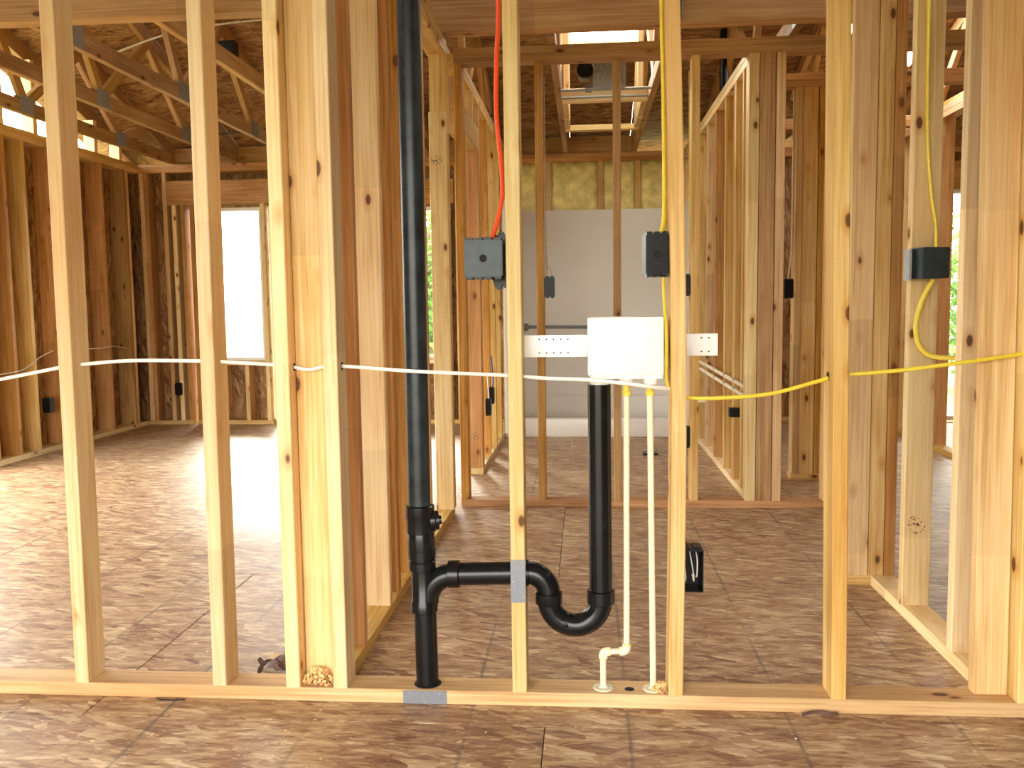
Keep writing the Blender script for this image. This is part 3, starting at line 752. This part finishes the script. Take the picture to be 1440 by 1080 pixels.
# ------------------------------------------------------------------ steel nail plates
def nail_plate(label, x0, x1, z0, z1):
    t = thing('nail_plate', label, 'nail plate', ((x0+x1)/2, 0, z0), group='steel nail plates')
    vs, fs = [], []
    n = 9
    for k, (yy) in enumerate((-.0018, -.0002)):
        for i in range(n+1):
            u = i/n
            if x1-x0 < z1-z0:
                vs += [(x0+(x1-x0)*u, yy, z0+(.003 if i % 2 else 0)), (x0+(x1-x0)*u, yy, z1-(.003 if i % 2 else 0))]
            else:
                vs += [(x0+(.003 if i % 2 else 0), yy, z0+(z1-z0)*u), (x1-(.003 if i % 2 else 0), yy, z0+(z1-z0)*u)]
    N = 2*(n+1)
    for i in range(n):
        a = 2*i; f = (a, a+2, a+3, a+1)
        fs.append(f); fs.append(tuple(N+j for j in reversed(f)))
    for i in range(n):
        a = 2*i; fs.append((a, N+a, N+a+2, a+2)); fs.append((a+1, a+3, N+a+3, N+a+1))
    fs.append((0, 1, N+1, N)); fs.append((2*n, N+2*n, N+2*n+1, 2*n+1))
    me = mesh_from(vs, fs, 'steel')
    bm = bmesh.new(); bm.from_mesh(me); bmesh.ops.recalc_face_normals(bm, faces=bm.faces); bm.to_mesh(me); bm.free()
    put('plate', me, t)
    for i in range(3):
        if x1-x0 < z1-z0: p = (x0+.006 if i % 2 else x1-.006, -.0018, z0+(z1-z0)*(i+.5)/3)
        else: p = (x0+(x1-x0)*(i+.5)/3, -.0018, z0+.006 if i % 2 else z1-.006)
        lathe(t, 'nail_head', p, (0, -1, 0), [(0, .0026), (.0012, .002)], 'gusset_steel', 8)
nail_plate('grey steel nail plate on the middle stud over the black pipe', -.198, -.159, .281, .398)
nail_plate('grey steel nail plate on the bottom plate before the black pipe', -.493, -.372, .001, .037)

# ------------------------------------------------------------------ electrical boxes
def ebox(name, label, c, w, d, h, mat, rz=0., tilt=0., clamps=True, hole=True, group='electrical boxes'):
    """plastic device box; its closed back faces local -Y, open side local +Y"""
    t = thing(name, label, 'electrical box', (c[0], c[1], c[2]-h/2), group=group)
    rot = Matrix.Rotation(rz, 4, 'Z') @ Matrix.Rotation(tilt, 4, 'Y')
    bm = bmesh.new()
    bmesh.ops.create_cube(bm, size=1, matrix=Matrix.Diagonal((w, d, h, 1)))
    top = [f for f in bm.faces if f.normal.y > .9]
    r = bmesh.ops.inset_region(bm, faces=top, thickness=.003)
    for v in top[0].verts: v.co.y -= d*.8
    be = [e for e in bm.edges if all(abs(v.co.y+d/2) < 1e-5 for v in e.verts) or (abs(abs(e.verts[0].co.x)-w/2) < 1e-5 and abs(e.verts[0].co.x-e.verts[1].co.x) < 1e-5 and abs(e.verts[0].co.z-e.verts[1].co.z) < 1e-5)]
    bmesh.ops.bevel(bm, geom=be, offset=.003, segments=2, affect='EDGES')
    me = bpy.data.meshes.new('mesh'); bm.to_mesh(me); bm.free(); me.materials.append(MATS[mat]); shade_auto(me, 35)
    M = Matrix.Translation(Vector(c)) @ rot
    put('body', me, t, M)
    if clamps:
        n = max(2, round(w/.022)); s = w/n
        for zz in (1, -1):
            for i in range(n):
                x0 = -w/2+s*i+s*.15
                boxes_mesh(t, 'cable_clamp', [(x0, x0+s*.7, -d/2+.004, d/2-.01, min(zz*h/2, zz*(h/2+.006)), max(zz*h/2, zz*(h/2+.006)))], 'box_black', c, rot)
    if hole:
        q = M @ Vector((0, -d/2, 0)); ax = rot @ Vector((0, -1, 0))
        lathe(t, 'knockout', q-ax*.0008, ax, [(0, .0098), (.0012, .0098), (.0018, .008), (.0012, .0065), (.0009, .001)], 'hole_dark', 18)
    return t, M
ebox('device_box', 'grey-black double box left of the middle stud below the orange cable', (-.257, .035, 1.179), .098, .065, .094, 'box_grey')
ebox('device_box', 'black box tilted behind the grey double box at the middle stud', (-.222, .110, 1.176), .062, .06, .13, 'box_black', 0, -.25, hole=False)
ebox('device_box', 'black box left of the right-middle stud fed by yellow cable', (.1805, .055, 1.183), .058, .066, .102, 'box_black', .10)
t3, M3 = ebox('device_box', 'dark grey double box on the partition stud far right', (1.098, .695, 1.174), .092, .075, .098, 'box_grey', .22, hole=False, clamps=False)
boxes_mesh(t3, 'mounting_flange', [(-.004, .004, -.03, .02, -.05, .05)], 'gusset_steel', (1.035, .715, 1.17))
# open box low on the right-middle stud
def open_box(label, c, w, d, h, wires):
    t = thing('device_box', label, 'electrical box', (c[0], c[1], c[2]-h/2), group='electrical boxes')
    a, b, k = w/2, h/2, .003
    boxes_mesh(t, 'body', [(-a, a, d-k, d, -b, b), (-a, -a+k, 0, d-k, -b, b), (a-k, a, 0, d-k, -b, b), (-a+k, a-k, 0, d-k, b-k, b), (-a+k, a-k, 0, d-k, -b, -b+k)], 'box_black', c)
    boxes_mesh(t, 'cable_clamp', [(-a*.8, -a*.1, d*.2, d*.8, b, b+.006), (a*.1, a*.8, d*.2, d*.8, b, b+.006)], 'box_black', c)
    if wires:
        cv = Vector(c)
        for q in ([(-.02, .05, .05), (-.021, .012, .02), (-.017, .01, -.02), (-.022, .02, -.045)], [(-.004, .05, .05), (.002, .008, .0), (.004, .006, -.028), (.0, .01, -.01)], [(.012, .05, .05), (.013, .008, .03), (.012, .008, -.015), (.008, .03, -.02)]):
            tube(t, 'wire', [cv+Vector(p) for p in q], .0018, 'cable_white', 6, n=6)
    return t
open_box('open black box with white wires low beside the right-middle stud', (.283, .092, .343), .058, .07, .115, True)
ebox('device_box', 'small black box right of the thin stud left of the shower', (-.180, 2.36, 1.146), .05, .06, .10, 'box_black', hole=False)
ebox('device_box', 'small black box by the stud right of the outlet box', (.511, 2.35, 1.146), .044, .06, .10, 'box_black', hole=False)
ebox('device_box', 'small black box low by the stud right of the outlet box', (.512, 2.35, .366), .044, .06, .10, 'box_black', hole=False)
ebox('device_box', 'black box hanging in the doorway gap with grey wires', (1.188, 3.09, 1.13), .05, .06, .10, 'box_black', hole=False)
ebox('device_box', 'wide flat black box on the bathroom right wall', (.838, 2.68, .451), .10, .05, .05, 'box_black', hole=False, clamps=False)
ebox('device_box', 'lower of two small black boxes on the bathroom left wall', (-.625, 3.42, .40), .035, .06, .10, 'box_black', hole=False)
ebox('device_box', 'upper of two small black boxes on the bathroom left wall', (-.625, 3.62, .455), .035, .06, .10, 'box_black', hole=False)
ebox('ceiling_box', 'black ceiling box on a truss chord in the left room', (-2.135, 3.1, 2.60), .10, .07, .11, 'box_black', hole=False)
ebox('device_box', 'black outlet box low on the left exterior wall', (-3.985, 4.0, .36), .06, .06, .10, 'box_black', hole=False)
ebox('device_box', 'black outlet box low in the far left corner', (-3.70, 5.53, .33), .055, .05, .10, 'box_black', hole=False)

# ------------------------------------------------------------------ cables
def cable(label, pts, r, mat, flat=.5, group=None, up=(0, 0, 1), n=8):
    P = spline(pts, n)
    o = tube(None, 'cable', P, r, mat, 10, flat, up=up)
    return tag(o, label, 'cable', group)
cy = .045
cable('white flat cable strung level through the studs from the left', [(-1.85, cy, .85), (-1.65, cy, .868), (-1.42, cy, .908), (-1.36, cy, .915), (-1.22, cy, .924), (-1.02, cy, .921), (-.96, cy, .918), (-.80, cy, .907),
       (-.73, .03, .897), (-.66, cy, .905), (-.45, .003, .893), (-.21, cy, .877), (-.1, .002, .872), (0, -.001, .868), (.1, -.004, .858), (.17, .001, .848), (.225, .045, .838)], .0047, 'cable_white', .5)
cable('yellow cable sagging between studs to the far right', [(.235, .045, .82), (.27, .035, .816), (.34, .03, .816), (.47, .035, .826), (.60, .04, .860), (.64, .045, .870), (.80, .03, .885), (1.0, .02, .912), (1.10, .03, .926), (1.13, .045, .930)], .0052, 'cable_yellow', .7)
cable('yellow cable coming down from above into the black box', [(.190, .03, 2.34), (.192, .03, 1.85), (.197, .03, 1.6), (.200, .03, 1.4), (.200, .035, 1.28), (.193, .04, 1.238)], .006, 'cable_yellow', .8)
cable('second strand of yellow cable beside the stud above the black box', [(.197, .06, 2.34), (.199, .06, 1.8), (.204, .06, 1.5), (.208, .062, 1.33), (.205, .065, 1.24)], .0055, 'cable_yellow', .8)
cable('yellow cable dropping from the black box along the stud', [(.200, .05, 1.13), (.203, .045, 1.06), (.207, .03, .98), (.2075, .03, .92), (.209, .04, .86), (.225, .045, .824)], .0058, 'cable_yellow', .8)
cable('orange cable hanging down into the grey double box', [(-.210, .02, 2.34), (-.210, .02, 1.83), (-.219, .04, 1.68), (-.223, .06, 1.55), (-.211, .06, 1.39), (-.214, .055, 1.32), (-.231, .045, 1.25), (-.243, .04, 1.224)], .0068, 'cable_orange', .85)
cable('yellow cable running down the partition stud into the grey box', [(1.085, .725, 2.34), (1.085, .725, 1.9), (1.09, .725, 1.6), (1.105, .72, 1.4), (1.12, .715, 1.3), (1.118, .70, 1.222)], .010, 'cable_yellow', .5)
cable('yellow cable looping down below the grey box to the level run', [(1.115, .705, 1.125), (1.085, .72, 1.05), (1.070, .722, .97), (1.085, .712, .90), (1.12, .66, .875), (1.16, .4, .89), (1.165, .2, .905), (1.14, .05, .926)], .008, 'cable_yellow', .6)
cable('black cable into the low open box beside the stud', [(.255, .075, .62), (.258, .08, .50), (.262, .1, .44), (.268, .12, .404)], .005, 'cable_black', .7)
cable('thin tan wire pair left strand above the small shower box', [(-.198, 2.33, 2.2), (-.198, 2.33, 1.4), (-.197, 2.34, 1.3), (-.193, 2.35, 1.198)], .004, 'cable_tan')
cable('thin tan wire curving right above the small shower box', [(-.196, 2.33, 1.5), (-.192, 2.33, 1.28), (-.175, 2.34, 1.23), (-.167, 2.35, 1.198)], .004, 'cable_tan')
cable('thin yellow wire running down behind the right-middle stud', [(.523, 2.32, 2.2), (.526, 2.32, 1.6), (.528, 2.33, 1.32), (.517, 2.34, 1.25), (.503, 2.345, 1.198)], .0045, 'cable_yellow')
cable('grey wire hanging down to the lower shower-side box', [(.524, 2.33, 1.09), (.52, 2.34, .9), (.514, 2.34, .7), (.512, 2.345, .418)], .006, 'cable_tan')
cable('blue cable dropping to the upper bathroom box', [(-.625, 3.62, .72), (-.62, 3.63, .62), (-.615, 3.62, .55), (-.62, 3.62, .506)], .006, 'cable_blue', .8)
cable('white cable dropping to the lower bathroom box', [(-.632, 3.42, .62), (-.626, 3.41, .55), (-.622, 3.42, .45)], .005, 'cable_white', .8)
cable('grey wires hanging into the doorway box', [(1.207, 3.09, 2.27), (1.207, 3.09, 1.7), (1.205, 3.09, 1.35), (1.188, 3.09, 1.182)], .006, 'cable_tan', .8)
cable('thin pale wire through the left wall studs, far stretch', [(-3.985, 4.3, .74), (-3.97, 4.45, .755), (-3.985, 4.54, .75), (-3.975, 4.75, .745), (-3.985, 4.95, .75), (-3.98, 5.2, .72)], .004, 'cable_tan', .8)
cable('thin pale wire on the left wall, near stretch', [(-3.985, 3.3, .63), (-3.985, 3.7, .64), (-3.975, 3.92, .72), (-3.985, 4.1, .76)], .004, 'cable_tan', .8)
cable('pale wire strung across the left room under the roof', [(-3.0, 3.2, 2.62), (-2.4, 3.1, 2.74), (-1.6, 3.1, 2.80)], .006, 'cable_tan', 1)
cable('grey wire strung low between trusses in the left room', [(-3.2, 4.9, 2.46), (-2.6, 4.8, 2.47), (-2.0, 4.7, 2.50)], .006, 'cable_black', 1)

# bathroom water pipes in the right wall
for k, (z, lab) in enumerate(((.625, 'upper cream water pipe through the bathroom right wall studs'), (.575, 'lower cream water pipe through the bathroom right wall studs'))):
    t = thing('bath_pipe', lab, 'water pipe', (.835, 3.3, z), group='water pipes in the bathroom wall')
    tube(t, 'pipe', [(.832, 2.42, z-.012), (.832, 4.25, z)], .011, 'cpvc', 12)
    for y in (2.75, 3.1, 3.5, 3.9): lathe(t, 'pipe_strap', (.832, y, z-.005), (0, 1, 0), [(0, .013), (.015, .013)], 'galvanized', 12)
t = thing('bath_pipe', 'short level stub pipe low on the bathroom right wall', 'water pipe', (.83, 4.04, .36))
tube(t, 'pipe', [(.79, 4.04, .36), (.843, 4.04, .36)], .011, 'cpvc', 12)
lathe(t, 'cap', (.785, 4.04, .36), (1, 0, 0), [(0, .010), (.002, .014), (.02, .014)], 'cpvc', 12)

# vent pipe glimpsed above the bathroom wall
t = thing('vent_pipe', 'black vent pipe rising above the bathroom right wall', 'vent pipe', (.985, 4.25, .0))
tube(t, 'pipe', [(.985, 4.25, 0), (.985, 4.25, 3.05)], .03, 'abs_black', 16)
lathe(t, 'coupling', (.985, 4.25, 2.45), (0, 0, 1), [(0, .032), (.003, .036), (.06, .036), (.063, .032)], 'abs_black', 16)

# bored holes where the cables pass, and lumber stamps
for p, sx in [((-1.3705, .045, .9145), 1), ((-.9785, .045, .918), 1), ((-.6435, .045, .9045), 1), ((-.7735, .045, .903), 1), ((.614, .045, .8695), -1), ((.6545, .045, .872), 1)]:
    lathe(wf, 'bored_hole', p, (sx, 0, 0), [(0, .0115), (.0006, .011)], 'hole_dark', 14)
lathe(wf, 'bored_hole', (1.093, .0505, .93), (0, -1, 0), [(0, .012), (.0006, .0115)], 'hole_dark', 14)
lathe(wf, 'bored_hole', (.112, .035, .038), (0, 0, 1), [(0, .013), (.0005, .0125)], 'hole_dark', 14)
def stamp(parent, cx, y, cz, w, h, mat, seed):
    rnd = random.Random(seed); vs, fs = [], []
    for i in range(46):
        a = rnd.uniform(0, 2*PI); k = 1 if i < 24 else rnd.random()*.75
        x0, z0, d = cx+w*k*math.cos(a), cz+h*k*math.sin(a), rnd.uniform(.0012, .0034)
        b = len(vs); vs += [(x0-d, y, z0-d*.5), (x0+d, y, z0-d*.7), (x0+d*.8, y, z0+d*.6), (x0-d*.9, y, z0+d*.8)]; fs.append((b, b+1, b+2, b+3))
    o = put('lumber_stamp', mesh_from(vs, fs, mat), parent); o['label'] = 'faded ink lumber stamp'
stamp(wp, -.712, 2.0794, 1.76, .026, .02, 'ink', 1)
stamp(wq, 1.095, .7344, .315, .026, .03, 'ink_red', 2)
stamp(wq, 1.118, .3294, .33, .018, .03, 'ink', 3)
stamp(wl, -.69, 3.2094, .24, .026, .022, 'ink', 4)

# ------------------------------------------------------------------ debris
o = tube(None, 'wire_scrap', [(-1.17, -.012, .004), (-1.155, -.02, .004), (-1.12, -.022, .004), (-1.09, -.016, .004)], .0022, 'cable_black', 6, n=5); tag(o, 'short black wire scrap on the floor before the left studs', 'wire scrap')
o = tube(None, 'bark_strip', [(.55, -.02, .005), (.575, -.012, .008), (.60, -.012, .009), (.622, -.015, .006), (.64, -.012, .006)], .0045, 'paper_brown', 6, n=5); tag(o, 'dark strip of bark lying against the plate below the right stud', 'bark strip')
def shavings(label, cx, cy_, z, sx, sy, n, hz):
    vs, fs = [], []
    rnd = random.Random(int(cx*1000)+5)
    for _ in range(n):
        u, v = rnd.gauss(0, .42), rnd.gauss(0, .42)
        u, v = max(-1, min(1, u)), max(-1, min(1, v))
        hh = max(0, 1-(u*u+v*v))*hz*rnd.random()
        p = Vector((cx+u*sx, cy_+v*sy, z+.003+hh))
        r = rnd.uniform(.003, .008); w = rnd.uniform(.002, .005); a0 = rnd.uniform(0, 6.28); arc = rnd.uniform(1.5, 5)
        R = Matrix.Rotation(rnd.uniform(0, 6.28), 3, 'Z') @ Matrix.Rotation(rnd.uniform(-1, 1), 3, 'X')
        b = len(vs)
        for i in range(6):
            a = a0+arc*i/5
            for s in (-1, 1):
                q = p + R @ Vector((r*math.cos(a), s*w, r*math.sin(a)+r)); q.z = max(q.z, z+.0008); vs.append(q)
        for i in range(5): fs.append((b+2*i, b+2*i+1, b+2*i+3, b+2*i+2))
    o = put('wood_shavings', mesh_from(vs, fs, 'shaving'))
    tag(o, label, 'shavings', kind='stuff')
shavings('pile of curled wood shavings between the paired studs', -.728, .030, .038, .044, .026, 170, .035)
shavings('small heap of wood shavings beside the right pipe foot', .192, .012, .038, .024, .016, 70, .02)

def paper():
    n = 9; vs, fs = [], []
    for j in range(n+1):
        for i in range(n+1):
            u, v = i/n-.5, j/n-.5
            h = .034*(1-2.2*v*v-1.6*u*u) + .026*noise.noise((u*4+3, v*3, 1.3)) + .012*noise.noise((u*9, v*7, 7))
            vs.append((u*.125+.018*noise.noise((v*4, u*3, 2)), v*.085+.014*noise.noise((u*5, v*4, 9)), max(.002+.003*((i+j) % 2), h)))
    for j in range(n):
        for i in range(n):
            q = j*(n+1)+i; fs.append((q, q+1, q+n+2, q+n+1))
    o = put('crumpled_wrapper', mesh_from(vs, fs, 'paper_brown', False), None, Matrix.Translation((-.90, .20, 0)))
    o.modifiers.new('thickness', 'SOLIDIFY').thickness = .0012
    tag(o, 'crumpled dark brown wrapper on the floor behind the paired studs', 'wrapper')
paper()
o = panel(None, 'wood_scrap', 'z', -.965, -.885, .262, .305, .0, .006, 'pine_pale'); tag(o, 'small pale wood offcut behind the crumpled wrapper', 'wood scrap')
def chips():
    rnd = random.Random(3); vs, fs = [], []
    for _ in range(420):
        x, y = rnd.uniform(-2.6, 1.4), rnd.uniform(-.5, 2.2)
        if abs(y-.045) < .06: continue
        s = rnd.uniform(.002, .007); a = rnd.uniform(0, 3.14); b = len(vs)
        for du, dv in ((-1, -.4), (1, -.5), (.9, .5), (-.8, .4)):
            vs.append((x+s*(du*math.cos(a)-dv*math.sin(a)), y+s*(du*math.sin(a)+dv*math.cos(a)), .001+rnd.random()*.003))
        fs.append((b, b+1, b+2, b+3))
    o = put('sawdust_chips', mesh_from(vs, fs, 'pine_pale')); tag(o, 'scattered tiny wood chips on the subfloor', 'wood chips', kind='stuff')
chips()
o = panel(None, 'black_scrap', 'z', .40, .50, 3.9, 4.0, .0, .012, 'box_black'); tag(o, 'small dark scrap on the bathroom floor', 'scrap')

# ------------------------------------------------------------------ outdoors
g = panel(None, 'ground', 'z', -60, 60, -60, 60, -.35, -.25, 'grass_ground'); tag(g, 'bright grass outside the building', 'ground', kind='structure')
def tree(x, y, h, r, seed, label):
    t = thing('tree', label, 'tree', (x, y, -.25), group='trees outside')
    rnd = random.Random(seed)
    tube(t, 'trunk', [(x, y, -.25), (x+.05, y, h*.4), (x, y+.05, h*.8)], [.14, .1, .04], 'bark', 8)
    vs, fs = [], []
    for _ in range(2600):
        d = Vector((rnd.gauss(0, 1), rnd.gauss(0, 1), rnd.gauss(0, 1))).normalized()*rnd.random()**.45
        p = Vector((x+d.x*r, y+d.y*r, -.25+h*.55+d.z*h*.48))
        s = rnd.uniform(.05, .11); a = Vector((rnd.gauss(0, 1), rnd.gauss(0, 1), rnd.gauss(0, 1))).normalized(); b = a.orthogonal().normalized()
        k = len(vs); vs += [p-a*s, p+b*s*.5, p+a*s, p-b*s*.5]; fs.append((k, k+1, k+2, k+3))
    put('foliage', mesh_from(vs, fs, 'leaf_green'), t, kind='stuff')
tree(4.9, 11.0, 2.6, 1.4, 1, 'leafy tree beyond the glass door on the right')
tree(8.3, 14, 3.2, 1.6, 2, 'leafy tree farther right beyond the glass door')
tree(-2.6, 12.5, 2.9, 1.4, 3, 'leafy tree seen through the sliver window by the pipe')
